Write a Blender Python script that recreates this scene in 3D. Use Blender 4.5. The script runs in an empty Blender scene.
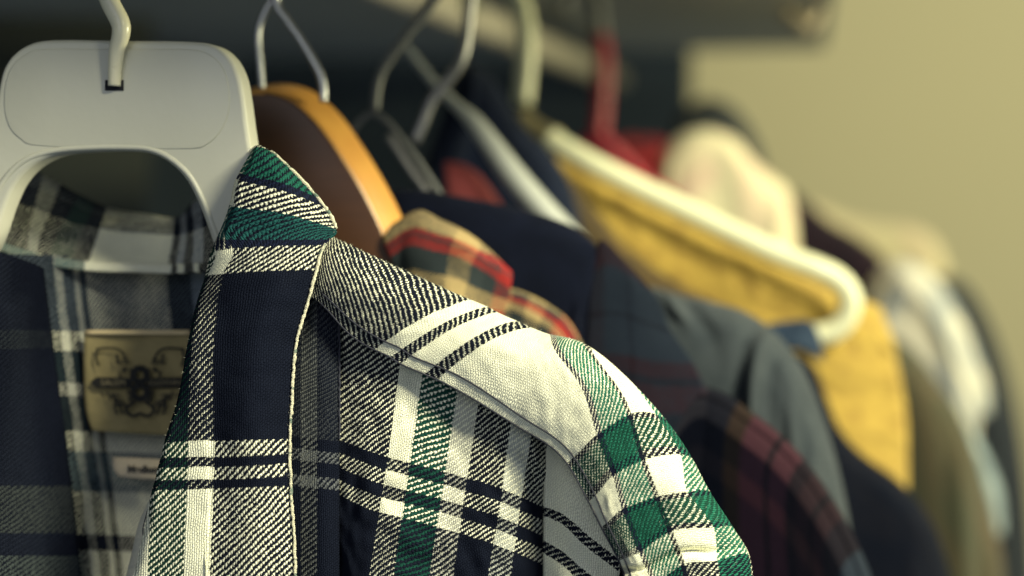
import bpy, bmesh, math, random
import numpy as np
from mathutils import Vector, Matrix, noise
random.seed(7)
C = bpy.context.scene.collection
SC = bpy.context.scene
# ---------------------------------------------------------------- camera, world, lights
W_, H_ = 1024, 576
F = 1422.0                                   # 50 mm on a 36 mm wide sensor
YAW = math.atan(288 / 1422.0); PITCH = math.atan(133 / 1422.0 * math.cos(YAW))
cam_d = bpy.data.cameras.new('camera'); cam = bpy.data.objects.new('camera', cam_d); C.objects.link(cam)
cam_d.lens = 50; cam_d.sensor_width = 36; cam_d.clip_start = 0.02; cam_d.clip_end = 50
CAMPOS = Vector((0, 0, 1.45))
ROT = Matrix.Rotation(YAW, 3, 'Z') @ Matrix.Rotation(math.pi / 2 - PITCH, 3, 'X')
cam.matrix_world = Matrix.Translation(CAMPOS) @ ROT.to_4x4()
SC.camera = cam
cam_d.dof.use_dof = True
cam_d.dof.focus_distance = 0.458
cam_d.dof.aperture_fstop = 3.1
cam_d.dof.aperture_blades = 7

SC.render.engine = 'CYCLES'
SC.cycles.use_denoising = True
SC.cycles.max_bounces = 6
SC.view_settings.view_transform = 'Standard'
SC.view_settings.look = 'None'
SC.view_settings.exposure = 0.0
SC.view_settings.gamma = 1.0
wd = bpy.data.worlds.new('World'); SC.world = wd; wd.use_nodes = True
wd.node_tree.nodes['Background'].inputs[0].default_value = (0.70, 0.84, 1.0, 1)
wd.node_tree.nodes['Background'].inputs[1].default_value = 0.22


DK = [0, 540, 556, 572, 600, 655, 735, 840, 900, 1000, 1060, 9000]      # how tightly the row is packed
DM = [0, 540, 545, 549, 558, 575, 635, 730, 800, 930, 1040, 8980]


def at(x, y, d):
    """pixel of the 1024x576 frame and depth in mm -> world point"""
    z = float(np.interp(d, DK, DM)) / 1000.0
    return CAMPOS + ROT @ Vector(((x - 512) * z / F, -(y - 288) * z / F, -z))


def lamp(name, pos, target, size, power, col):
    l = bpy.data.lights.new(name, 'AREA'); l.shape = 'DISK'; l.size = size; l.energy = power; l.color = col
    o = bpy.data.objects.new(name, l); C.objects.link(o)
    o.location = pos
    o.rotation_euler = (Vector(target) - Vector(pos)).to_track_quat('-Z', 'Y').to_euler()
    return o


CV = lambda x, y, z: CAMPOS + ROT @ Vector((x, y, -z))     # camera-axes metres -> world
lamp('key_lamp', CV(0.68, 0.64, -0.22), CV(0.06, -0.02, 0.52), 0.35, 33.5, (1.0, 0.95, 0.67))
lamp('front_fill', CV(-0.25, 0.35, -0.8), CV(0.0, 0.0, 0.6), 0.7, 2.6, (0.95, 0.97, 1.0))  # unseen fill added to brighten the hanger plate and shirt interior
lamp('side_fill', CV(1.25, 0.20, 0.75), CV(0.05, 0.05, 0.72), 0.14, 15, (1.0, 0.94, 0.56))  # added low light for the right sides of hook, wood rim and yellow
lamp('wall_fill', CV(1.7, 0.9, 0.9), CV(1.1, 0.1, 2.45), 0.6, 19, (1.0, 0.955, 0.64))  # unseen light added for the wall alone, turned away from the garments

# ---------------------------------------------------------------- node helper


class X:
    def __init__(s, nt, v): s.nt = nt; s.v = v
    def m(s, op, *a):
        n = s.nt.nodes.new('ShaderNodeMath'); n.operation = op
        for i, q in enumerate((s,) + a):
            q = q.v if isinstance(q, X) else q
            if isinstance(q, (int, float)): n.inputs[i].default_value = q
            else: s.nt.links.new(q, n.inputs[i])
        return X(s.nt, n.outputs[0])
    def __add__(s, o): return s.m('ADD', o)
    def __sub__(s, o): return s.m('SUBTRACT', o)
    def __mul__(s, o): return s.m('MULTIPLY', o)
    def __truediv__(s, o): return s.m('DIVIDE', o)
    def sm(s, a, b):
        n = s.nt.nodes.new('ShaderNodeMapRange'); n.interpolation_type = 'SMOOTHSTEP'
        s.nt.links.new(s.v, n.inputs[0]); n.inputs[1].default_value = a; n.inputs[2].default_value = b
        return X(s.nt, n.outputs[0])


def newmat(name, col=(.5, .5, .5), rough=.6, **kw):
    m = bpy.data.materials.new(name); m.use_nodes = True
    b = m.node_tree.nodes['Principled BSDF']
    b.inputs['Base Color'].default_value = (*col, 1); b.inputs['Roughness'].default_value = rough
    for k, v in kw.items(): b.inputs[k.replace('_', ' ')].default_value = v
    return m, m.node_tree, b


def tex(nt, vec, scale, detail=2, rough=.5, out=0, dist=0):
    n = nt.nodes.new('ShaderNodeTexNoise'); n.inputs['Scale'].default_value = scale
    n.inputs['Detail'].default_value = detail; n.inputs['Roughness'].default_value = rough
    n.inputs['Distortion'].default_value = dist
    if vec is not None: nt.links.new(vec, n.inputs['Vector'])
    return X(nt, n.outputs[out])


def mixc(nt, f, a, b, mode='MIX'):
    n = nt.nodes.new('ShaderNodeMix'); n.data_type = 'RGBA'; n.blend_type = mode
    for s, q in ((0, f), (6, a), (7, b)):
        q = q.v if isinstance(q, X) else q
        if isinstance(q, (int, float)): n.inputs[s].default_value = q
        elif isinstance(q, tuple): n.inputs[s].default_value = (*q, 1)
        else: nt.links.new(q, n.inputs[s])
    return n.outputs[2]


def ramp(nt, x, stops):
    lo = stops[0][0]; hi = stops[-1][0] + 10
    f = (x - lo) / (hi - lo)
    n = nt.nodes.new('ShaderNodeValToRGB'); cr = n.color_ramp; cr.interpolation = 'CONSTANT'
    nt.links.new(f.v, n.inputs[0])
    cr.elements[0].position = 0; cr.elements[0].color = (*stops[0][1], 1)
    cr.elements.remove(cr.elements[1])
    for p, c in stops[1:]:
        e = cr.elements.new((p - lo) / (hi - lo)); e.color = (*c, 1)
    return n.outputs[0]


K = (0.0078, 0.0102, 0.0200); N = (0.011, 0.015, 0.036); W = (0.84, 0.84, 0.67); G = (0.018, 0.130, 0.088)
GD = (0.009, 0.035, 0.028); T = (0.016, 0.080, 0.080); GY = (0.36, 0.38, 0.38)


def plaid(name, warp, weft, per=6.0, duty=.46, thr=3.0, flip=1, bump=1.0, fuzz=.25, wear=.25, sheen=.0, depth=.9, both=False):
    """woven twill plaid: warp stripes along s, weft bands along t, a stepped diagonal where they cross"""
    m, nt, b = newmat(name, rough=.95)
    uv = nt.nodes.new('ShaderNodeUVMap'); uv.uv_map = 'UVMap'
    sep = nt.nodes.new('ShaderNodeSeparateXYZ'); nt.links.new(uv.outputs[0], sep.inputs[0])
    s = X(nt, sep.outputs[0]); t = X(nt, sep.outputs[1])
    wob = tex(nt, uv.outputs[0], .035, 3); wob2 = tex(nt, uv.outputs[0], .35, 2)
    s2 = s + (wob - .5) * 5 + (wob2 - .5) * 2.2
    wobb = tex(nt, uv.outputs[0], .028, 3, dist=.4); 
    t2 = t + (wobb - .5) * 5 + (wob2 - .5) * 2.2
    th = per / thr
    qs = (s2 / th).m('FLOOR'); qt = (t2 / th).m('FLOOR')
    fs = (s2 / th).m('FRACT'); ft = (t2 / th).m('FRACT')
    # per-thread colour choice so the stripe edges step thread by thread
    cw = ramp(nt, s + (tex(nt, uv.outputs[0], .45, 3, .7) - .5) * 5.0, warp)
    cf = ramp(nt, t + (tex(nt, uv.outputs[0], .42, 3, .7) - .5) * 5.0, weft)
    ph = ((qs * (th * .5 * flip) + s2 * (.5 * flip) + t2) / per).m('FRACT')          # 0..1 across one diagonal rib
    thick = tex(nt, uv.outputs[0], .34, 3, .75)                 # ribs fatten and thin
    def lum(c_):
        n_ = nt.nodes.new('ShaderNodeRGBToBW'); nt.links.new(c_, n_.inputs[0]); return X(nt, n_.outputs[0])
    dty = (thick - .5) * .95 + (lum(cw) - lum(cf)) * .32 + (duty + .02)   # soft white yarn sinks between the dark
    dty = dty + ((fs * 3.14159).m('SINE') - .62) * .34     # chain of beads along every rib
    dty = dty + (tex(nt, uv.outputs[0], .018, 3, .6) - .5) * .30      # washed-out areas where one yarn shows less
    d = (ph - dty)
    edge = .09
    mask = d.sm(-edge, edge) - (ph.sm(1 - edge, 1.0))      # 0 = weft float, 1 = warp float
    mask = mask.m('MAXIMUM', 0.0) 
    col = mixc(nt, 1.0, cw, cf, 'MULTIPLY') if both else mixc(nt, mask, cf, cw)
    # rounded floats -> height
    prof = ((ph * 6.2832 - duty * 3.14).m('COSINE')).m('ABSOLUTE')
    beadw = (fs * 3.14159).m('SINE'); beadf = (ft * 3.14159).m('SINE')
    hgt = beadw * .6 + prof * .5 + beadf * .15
    fine = tex(nt, uv.outputs[0], .9, 3, .7)
    low = tex(nt, uv.outputs[0], .03, 4, .6)
    # worn, pilled flannel: uneven dye, plus painted shade in the gaps between threads
    gain = (fine - .5) * (fuzz * 2.4) + (low - .5) * wear + (hgt - .8) * .5 * depth + 1.0
    n = nt.nodes.new('ShaderNodeVectorMath'); n.operation = 'SCALE'
    nt.links.new(col, n.inputs[0]); nt.links.new(gain.m('MAXIMUM', .1).v, n.inputs[3])
    speck = tex(nt, uv.outputs[0], .55, 2, .8).sm(.66, .80) * .07
    c2 = mixc(nt, speck, n.outputs[0], (.26, .30, .34))
    nt.links.new(c2, b.inputs['Base Color'])
    bp = nt.nodes.new('ShaderNodeBump'); bp.inputs['Strength'].default_value = .8 * bump
    bp.inputs['Distance'].default_value = .0006
    nt.links.new((hgt + fine * .8).v, bp.inputs['Height']); nt.links.new(bp.outputs[0], b.inputs['Normal'])
    b.inputs['Sheen Weight'].default_value = sheen; b.inputs['Sheen Roughness'].default_value = .6
    b.inputs['Specular IOR Level'].default_value = .03
    return m


def cloth(name, col, col2=None, sc=.02, bump=1.0, sheen=.05, fine=.6, lo=.4, hi=.65, rough=.95):
    m, nt, b = newmat(name, col, rough)
    uv = nt.nodes.new('ShaderNodeUVMap'); uv.uv_map = 'UVMap'
    f = tex(nt, uv.outputs[0], sc, 4, .6, dist=.5).sm(lo, hi)
    g = tex(nt, uv.outputs[0], fine, 3, .7)
    c = mixc(nt, f, col, col2 or tuple(q * .75 for q in col))
    n = nt.nodes.new('ShaderNodeVectorMath'); n.operation = 'SCALE'
    nt.links.new(c, n.inputs[0]); nt.links.new(((g - .5) * .5 + 1.0).v, n.inputs[3])
    nt.links.new(n.outputs[0], b.inputs['Base Color'])
    bp = nt.nodes.new('ShaderNodeBump'); bp.inputs['Strength'].default_value = .5 * bump
    bp.inputs['Distance'].default_value = .001
    nt.links.new(g.v, bp.inputs['Height']); nt.links.new(bp.outputs[0], b.inputs['Normal'])
    b.inputs['Sheen Weight'].default_value = sheen * .25; b.inputs['Specular IOR Level'].default_value = .05
    return m


def plastic(name, col, rough=.4, sc=60, var=.06, bump=.15, **kw):
    m, nt, b = newmat(name, col, rough, **kw)
    tc = nt.nodes.new('ShaderNodeTexCoord')
    f = tex(nt, tc.outputs['Object'], sc, 4, .6)
    n = nt.nodes.new('ShaderNodeVectorMath'); n.operation = 'SCALE'; n.inputs[0].default_value = col
    nt.links.new(((f - .5) * var * 2 + 1.0).v, n.inputs[3]); nt.links.new(n.outputs[0], b.inputs['Base Color'])
    nt.links.new(((f - .5) * .25 + rough).v, b.inputs['Roughness'])
    bp = nt.nodes.new('ShaderNodeBump'); bp.inputs['Strength'].default_value = bump; bp.inputs['Distance'].default_value = .0005
    nt.links.new(tex(nt, tc.outputs['Object'], sc * 8, 2).v, bp.inputs['Height']); nt.links.new(bp.outputs[0], b.inputs['Normal'])
    return m


# ---------------------------------------------------------------- geometry helpers
def thing(name, label, cat, loc, group=None):
    o = bpy.data.objects.new(name, None); C.objects.link(o); o.location = loc
    o.empty_display_size = .02
    tag(o, label, cat, group); bpy.context.view_layer.update()
    return o


def tag(o, label=None, cat=None, group=None, kind=None):
    if label: o['label'] = label
    if cat: o['category'] = cat
    if group: o['group'] = group
    if kind: o['kind'] = kind
    return o


def link(name, me, mat, parent=None):
    o = bpy.data.objects.new(name, me); C.objects.link(o)
    if mat: me.materials.append(mat)
    if parent:
        o.parent = parent; bpy.context.view_layer.update()
        o.matrix_parent_inverse = parent.matrix_world.inverted()
    return o


def smooth(me):
    me.polygons.foreach_set('use_smooth', [True] * len(me.polygons)); me.update()


def hermite(kn, vals, x):
    kn = np.asarray(kn, float); vals = np.asarray(vals, float); x = np.asarray(x, float)
    n = len(kn)
    d = np.diff(vals, axis=0) / np.diff(kn)[:, None]
    tg = np.empty_like(vals)
    tg[0] = d[0]; tg[-1] = d[-1]
    for i in range(1, n - 1):
        h0, h1 = kn[i] - kn[i - 1], kn[i + 1] - kn[i]
        tg[i] = (d[i - 1] * h1 + d[i] * h0) / (h0 + h1)
    i = np.clip(np.searchsorted(kn, x, side='right') - 1, 0, n - 2)
    h = (kn[i + 1] - kn[i])[:, None]; u = ((x - kn[i])[:, None]) / h
    return ((2*u**3-3*u**2+1)*vals[i] + (u**3-2*u**2+u)*h*tg[i] + (-2*u**3+3*u**2)*vals[i+1] + (u**3-u**2)*h*tg[i+1])


class Lat:
    """tensor-product spline surface through control points (x px, y px, depth mm) with cloth coordinates s, t"""
    def __init__(s, P, S, Tt, ku=None, kv=None, disp=None):
        s.P = np.array(P, float)
        R_, C_ = s.P.shape[:2]
        S = np.array(S, float); Tt = np.array(Tt, float)
        s.S = np.broadcast_to(S if S.ndim == 2 else S[None, :], (R_, C_))
        s.T = np.broadcast_to(Tt if Tt.ndim == 2 else Tt[:, None], (R_, C_))
        s.ku = np.array(ku, float) if ku is not None else s.S[R_ // 2].copy()
        s.kv = np.array(kv, float) if kv is not None else s.T[:, C_ // 2].copy()
        s.disp = disp
    def grid(s, us, vs):
        A = np.concatenate([s.P, s.S[..., None], s.T[..., None]], axis=2)
        R_, C_, D = A.shape
        B = hermite(s.kv, A.reshape(R_, C_ * D), vs).reshape(len(vs), C_, D)
        B = np.swapaxes(B, 0, 1).reshape(C_, -1)
        E_ = hermite(s.ku, B, us).reshape(len(us), len(vs), D)
        return np.swapaxes(E_, 0, 1)                     # [v][u][x y d s t]
    def pt(s, u, v, lift=0):
        g = s.grid([u], [v])[0, 0]
        d = g[2] + (s.disp(g[3], g[4]) if s.disp else 0) - lift
        return at(g[0], g[1], d)
    def mesh(s, name, mat, parent=None, step=4.0, thick=.0007, thickness_out=False):
        def samp(k):
            out = []
            for a, b in zip(k[:-1], k[1:]):
                n = max(2, int(math.ceil(abs(b - a) / step)))
                out += list(np.linspace(a, b, n, endpoint=False))
            return np.array(out + [k[-1]])
        us, vs = samp(s.ku), samp(s.kv)
        g = s.grid(us, vs)
        nv, nu = g.shape[:2]
        verts = []
        for j in range(nv):
            for i in range(nu):
                q = g[j, i]; d = q[2] + (s.disp(q[3], q[4]) if s.disp else 0)
                verts.append(at(q[0], q[1], d))
        faces = [(j*nu+i, (j+1)*nu+i, (j+1)*nu+i+1, j*nu+i+1) for j in range(nv-1) for i in range(nu-1)]
        me = bpy.data.meshes.new(name); me.from_pydata(verts, [], faces); me.update()
        uvl = me.uv_layers.new(name='UVMap')
        idx = np.empty(len(me.loops), int); me.loops.foreach_get('vertex_index', idx)
        st = g[..., 3:5].reshape(-1, 2)
        uvl.data.foreach_set('uv', st[idx].ravel())
        smooth(me)
        o = link(name, me, mat, parent)
        md = o.modifiers.new('cloth_thickness', 'SOLIDIFY'); md.thickness = thick; md.offset = -1
        # normals of u-right, v-down grid (wound as above) face the camera, so thickness goes backwards
        return o


def wrinkle(amp, fs, ft, seed=0, amp2=0, f2=.05):
    def f(s, t):
        a = noise.noise(Vector((s * fs + seed, t * ft + seed * 1.7, seed * .31))) * amp
        if amp2: a += noise.noise(Vector((s * f2, t * f2, seed + 9.1))) * amp2
        return a
    return f


def tube(name, pts, r, mat, parent=None, seg=10, res=6, cap=True, radii=None, flat=1.0):
    pts = [Vector(p) for p in pts]
    if res > 1 and len(pts) > 2:
        k = np.arange(len(pts)); A = np.array([list(p) for p in pts])
        x = np.linspace(0, len(pts) - 1, (len(pts) - 1) * res + 1)
        Q = hermite(k, A, x); 
        rr = np.interp(x, k, radii) if radii else [r] * len(x)
        pts = [Vector(q) for q in Q]
    else:
        rr = radii or [r] * len(pts)
    verts, faces = [], []
    nrm = None
    for i, p in enumerate(pts):
        tn = (pts[min(i + 1, len(pts) - 1)] - pts[max(i - 1, 0)]).normalized()
        if nrm is None: nrm = tn.orthogonal().normalized()
        nrm = (nrm - tn * nrm.dot(tn)).normalized(); bi = tn.cross(nrm)
        for k_ in range(seg):
            a = 2 * math.pi * k_ / seg
            verts.append(p + (nrm * math.cos(a) + bi * math.sin(a) * flat) * rr[i])
    n = len(pts)
    for i in range(n - 1):
        for k_ in range(seg):
            k2 = (k_ + 1) % seg
            faces.append((i*seg+k_, i*seg+k2, (i+1)*seg+k2, (i+1)*seg+k_))
    if cap:
        faces.append(tuple(range(seg - 1, -1, -1))); faces.append(tuple((n-1)*seg + q for q in range(seg)))
    me = bpy.data.meshes.new(name); me.from_pydata(verts, [], faces); me.update(); smooth(me)
    return link(name, me, mat, parent)


def catmull2(pts, n=8, closed=True):
    out = []; m = len(pts)
    for i in range(m if closed else m - 1):
        p = [Vector(pts[(i + k) % m] if closed else pts[min(max(i + k, 0), m - 1)]) for k in (-1, 0, 1, 2)]
        for j in range(n):
            t = j / n
            out.append(.5 * ((2*p[1]) + (-p[0]+p[2])*t + (2*p[0]-5*p[1]+4*p[2]-p[3])*t*t + (-p[0]+3*p[1]-3*p[2]+p[3])*t**3))
    if not closed: out.append(Vector(pts[-1]))
    return out


def slab(name, outline, dfun, thick, mat, parent=None, bevel=.0015, segs=4, smooth_outline=0, skew=(0, 0), edge_mat=None):
    """solid plate: outline in px, front face depth dfun(x, y) mm, thickness in mm away from the camera"""
    o2 = catmull2(outline, smooth_outline) if smooth_outline else [Vector(p) for p in outline]
    bm = bmesh.new()
    fv = [bm.verts.new(at(p.x, p.y, dfun(p.x, p.y))) for p in o2]
    back = ROT @ Vector((skew[0], skew[1], -thick)) / 1000
    bv = [bm.verts.new(v.co + back) for v in fv]
    n = len(fv)
    bm.faces.new(fv); bm.faces.new(bv[::-1])
    for i in range(n): bm.faces.new((fv[i], bv[i], bv[(i+1) % n], fv[(i+1) % n]))
    bmesh.ops.recalc_face_normals(bm, faces=bm.faces)
    bm.normal_update()
    if bevel:
        es = [e for e in bm.edges if e.calc_face_angle(0) > 1.0 and (len(e.link_faces) == 2 and any(len(f.verts) > 4 for f in e.link_faces))]
        bmesh.ops.bevel(bm, geom=es, offset=bevel, segments=segs, affect='EDGES', profile=.5, clamp_overlap=True)
    bmesh.ops.triangulate(bm, faces=[f for f in bm.faces if len(f.verts) > 4])
    me = bpy.data.meshes.new(name); bm.to_mesh(me); bm.free(); smooth(me)
    o = link(name, me, mat, parent)
    if edge_mat:
        me.materials.append(edge_mat); vn = ROT @ Vector((0, 0, 1))
        for p_ in me.polygons:
            if abs(p_.normal.dot(vn)) < .93: p_.material_index = 1
    return o


def box(name, lo, hi, mat, parent=None, bevel=0):
    bm = bmesh.new(); bmesh.ops.create_cube(bm, size=1)
    lo, hi = Vector(lo), Vector(hi)
    for v in bm.verts: v.co = Vector([(lo[i] + hi[i]) / 2 + v.co[i] * (hi[i] - lo[i]) for i in range(3)])
    if bevel: bmesh.ops.bevel(bm, geom=bm.edges, offset=bevel, segments=3, affect='EDGES')
    me = bpy.data.meshes.new(name); bm.to_mesh(me); bm.free()
    return link(name, me, mat, parent)


def lettering(name, txt, size, o3, xdir, ydir, mat, parent, depth=.00015, bold=.0):
    cu = bpy.data.curves.new(name, 'FONT'); cu.body = txt; cu.size = size; cu.extrude = depth; cu.offset = bold
    cu.align_x = 'CENTER'; cu.align_y = 'CENTER'
    tmp = bpy.data.objects.new('tmp', cu); C.objects.link(tmp); bpy.context.view_layer.update()
    me = bpy.data.meshes.new_from_object(tmp.evaluated_get(bpy.context.evaluated_depsgraph_get()))
    bpy.data.objects.remove(tmp)
    xd = Vector(xdir).normalized(); yd = Vector(ydir); yd = (yd - xd * yd.dot(xd)).normalized(); zd = xd.cross(yd)
    M = Matrix((xd, yd, zd)).transposed().to_4x4(); M.translation = Vector(o3)
    me.transform(M); me.name = name; me.materials.clear()
    return link(name, me, mat, parent)


# ---------------------------------------------------------------- setting: walls, shelf, rail
wall_m, nt, b = newmat('painted_wall', (.47, .44, .235), .9)
tc = nt.nodes.new('ShaderNodeTexCoord')
nt.links.new(mixc(nt, tex(nt, tc.outputs['Object'], 1.5, 4), (.50, .455, .27), (.47, .425, .25)), b.inputs['Base Color'])
bp = nt.nodes.new('ShaderNodeBump'); bp.inputs['Strength'].default_value = .2; bp.inputs['Distance'].default_value = .002
nt.links.new(tex(nt, tc.outputs['Object'], 180, 3).v, bp.inputs['Height']); nt.links.new(bp.outputs[0], b.inputs['Normal'])
dark_m = plastic('unlit_closet_tone', (.034, .046, .060), .95, 6, .25, .3, Specular_IOR_Level=.1)  # the closet's lack of light is put into this dark base colour
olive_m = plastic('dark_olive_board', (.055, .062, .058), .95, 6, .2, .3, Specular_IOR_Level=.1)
shelf_m = plastic('grey_shelf_paint', (.31, .33, .30), .8, 10, .15, .2)
rail_m = plastic('cream_rail_enamel', (.42, .39, .31), .42, 40, .15, .2)
bm = bmesh.new()
bmesh.ops.create_grid(bm, x_segments=1, y_segments=1, size=1)
me = bpy.data.meshes.new('wall'); 
for v in bm.verts: v.co = Vector((v.co.x * 2.6 + 1.75, 2.45, v.co.y * 1.6 + 1.3))
bm.to_mesh(me); bm.free(); wl = link('wall', me, wall_m); tag(wl, kind='structure')
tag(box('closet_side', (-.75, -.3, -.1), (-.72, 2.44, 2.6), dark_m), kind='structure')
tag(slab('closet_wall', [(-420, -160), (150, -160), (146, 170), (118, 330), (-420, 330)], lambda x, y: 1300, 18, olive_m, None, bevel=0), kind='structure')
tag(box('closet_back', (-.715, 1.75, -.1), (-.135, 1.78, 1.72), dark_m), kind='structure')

# ================================================================= OBJECTS
exec_order = []
# ---------------------------------------------------------------- front white hanger
white_pl = plastic('ivory_plastic', (.49, .49, .42), .38, 40, .04, .12, Subsurface_Weight=.05)
white_pl.node_tree.nodes['Principled BSDF'].inputs['Subsurface Radius'].default_value = (.002, .002, .001)
hg = thing('clothes_hanger', 'wide ivory plastic hanger holding the green and white plaid flannel shirt in front', 'hanger', at(115, 120, 482))
HD = lambda x, y: 478 + (x - 115) * -.01 + max(0, y - 160) * .03
outer = [(104, 40), (60, 39.5), (34, 42), (15, 52), (3, 68), (-3, 92), (-8, 125), (-22, 160), (-60, 220), (-130, 300), (-230, 395),
         (-250, 440), (-228, 446), (-120, 362), (-50, 300), (-12, 250), (4, 207), (16, 182), (34, 164), (58, 154), (90, 151), (125, 150.5), (148, 153), (166, 161), (184, 178), (197, 202),
         (207, 228), (216, 252), (240, 300), (320, 350), (430, 420), (560, 520), (585, 520), (590, 500), (500, 420), (400, 335), (330, 285), (282, 240), (262, 200), (252, 158), (247, 128), (243, 98), (238, 74), (227, 55), (210, 44), (180, 41), (140, 40.5)]
slab('hanger_body', outer, HD, 8.5, white_pl, hg, bevel=.0034, segs=6, smooth_outline=5, skew=(2.2, .3))
panel = [(120, 49), (45, 49), (26, 54), (12, 66), (5, 84), (4, 108), (9, 127), (20, 139), (38, 146), (120, 148.5), (190, 149), (208, 144), (221, 131), (229, 112), (229, 86), (222, 66), (207, 53), (185, 49)]
slab('hanger_panel', panel, lambda x, y: HD(x, y) - 0.38, 1.2, white_pl, hg, bevel=.0005, segs=3, smooth_outline=6)
# raised ribs below the panel
tube('hanger_rib', [at(x, y, HD(x, y) + .45) for x, y in [(-9, 206), (2, 184), (15, 168), (32, 157), (58, 150), (90, 147.5), (125, 147), (150, 149), (170, 158), (189, 175), (203, 200), (213, 226), (222, 250)]], .0011, white_pl, hg, seg=8)
slot_m, _, _ = newmat('slot_shadow_gap', (.01, .011, .016), .8)
slab('hook_slot', [(105, 80), (123.5, 80), (123.5, 90.5), (105, 90.5)], lambda x, y: HD(x, y) - .8, 1.0, slot_m, hg, bevel=0)
hook_m = plastic('ivory_hook_coating', (.70, .67, .50), .3, 60, .05, .1)
tube('hook', [at(60, -190, 473), at(115, -215, 473), at(150, -160, 473), at(135, -90, 473), at(104, -45, 473), at(103, -20, 473), at(110, 2, 473), at(120, 22, 473), at(121, 34, 473), at(117, 50, 474.5), at(115, 68, 475.5), at(114.5, 86, 476)], .0022, hook_m, hg, seg=16, res=8, radii=[.003]*4 + [.0032]*4 + [.0030, .0026, .0023, .0021])

# ---------------------------------------------------------------- plaid flannel shirt
shirt = thing('plaid_shirt', 'green, white and navy plaid flannel shirt in sharp focus with open collar', 'shirt', at(330, 560, 480))
m_col = plaid('flannel_collar', [(-60, W), (-36, GD), (0, W), (25, K), (200, K)],
              [(-30, W), (4, (.015, .098, .074)), (35, N), (42, W), (68, T), (98, N), (106, W), (134, K), (305, W), (318, K), (329, W), (342, K), (352, W), (600, W)],
              per=7.2, duty=.55, thr=3)
rows = [
 (-14, [(250,150,476),(252,149,478),(256,148,479),(262,150,480),(270,156,480)], [20,26,32,38,44]),
 (0,   [(253,147.5,468),(255,146,467),(259,145.5,467),(263,146.5,468),(270,151,470)], [20,26,34,40,46]),
 (35,  [(239,173,466),(243,174,462),(250,176,459),(285,184,457),(318,198,464)], [21,25.5,34,60,92]),
 (42,  [(236,179,466),(239,180,462),(247,182,459),(285,191,456),(325,207,463)], [21,25.5,34,60,94]),
 (68,  [(230,203,466),(233,204,462),(243,206,458),(285,212,454),(336,228,461)], [20,25,35,62,102]),
 (98,  [(219,233,466),(222,235,462),(232,237,458),(277,238,453),(332,238,458)], [12,20,32,64,110]),
 (106, [(213,246,466),(216,248,462),(229,247,457),(274,245,452),(326,244,457)], [-2,3,22,62,108]),
 (134, [(205,276,466),(208,275,462),(223,273,457),(268,270,451),(317,269,456)], [-3,0,25,65,108]),
 (164, [(197,301,466),(200,300,462),(218,299,457),(262,298,450),(309,299,456)], [-3,0,25,65,108]),
 (205, [(188,341,466),(192,340,461),(214,339,456),(255,339,449),(297,340,456)], [-4,0,25,65,105]),
 (265, [(177,401,466),(189,400,460),(213,400,455),(250,400,449),(292,402,456)], [-13,0,25,62,103]),
 (305, [(164,443,465),(188,441,459),(214,441,455),(250,440,449),(290,439,456)], [-25,0,25,62,101]),
 (318, [(161,456,465),(188,455,459),(214,455,455),(250,454,449),(290,452,456)], [-27,0,25,62,101]),
 (329, [(158,467,465),(188,466,459),(214,466,455),(250,465,449),(290,462,456)], [-29,0,25,62,101]),
 (342, [(155,480,465),(187,479,459),(213,479,455),(250,478,449),(291,475,456)], [-32,0,25,62,102]),
 (352, [(152,490,465),(187,489,459),(213,488,455),(250,487,449),(291,485,456)], [-34,0,25,62,102]),
 (400, [(143,536,465),(185,535,459),(211,535,455),(250,534,449),(294,533,456)], [-42,0,25,62,105]),
 (465, [(128,598,465),(183,598,459),(208,598,455),(250,597,449),(296,596,456)], [-54,0,25,62,106]),
 (620, [(95,750,465),(175,750,459),(200,750,455),(250,750,449),(300,750,456)], [-78,0,25,62,110]),
]
rows = [(t_, [(x, y, d - ((6, 4, 1.5, 0, 0)[i] if t_ >= 205 else 0)) for i, (x, y, d) in enumerate(q)], s_) for t_, q, s_ in rows]
collar = Lat([r[1] for r in rows], [r[2] for r in rows], [r[0] for r in rows], ku=[-8, 0, 25, 62, 104], kv=[r[0] for r in rows],
             disp=wrinkle(1.6, .02, .008, 3, .5, .06))
collar.mesh('collar', m_col, shirt, step=2.5, thick=.0011)
# selvage cord along the collar's edge
cord_m = cloth('cream_selvage', (.84, .80, .60), (.20, .27, .22), .11, 2, .3, .8, .54, .62)


def edgecord(name, lat, u, v0, v1, r, mat, parent, lift=.4, n=60, jit=.15):
    pts = []
    for i in range(n + 1):
        v = v0 + (v1 - v0) * i / n
        p = lat.pt(u, v, lift)
        pts.append(p + ROT @ Vector((random.uniform(-jit, jit) / 1000, 0, 0)))
    radii = [r * random.uniform(.75, 1.2) for _ in pts]
    o = tube(name, pts, r, mat, parent, seg=7, res=2, radii=radii)
    uvl = o.data.uv_layers.new(name='UVMap')
    for lp in o.data.loops:
        c = o.data.vertices[lp.vertex_index].co
        uvl.data[lp.index].uv = (c.x * 3000, c.z * 3000)
    return o


edgecord('collar_edge', collar, 104, 106, 560, .00052, cord_m, shirt, lift=.8, n=260, jit=.14)
edgecord('collar_edge', collar, 104, 2, 68, .0006, cord_m, shirt, lift=.1, n=40)
dk_thr, _, _ = newmat('dark_sewing_thread', (.014, .016, .03), .8)

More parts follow.
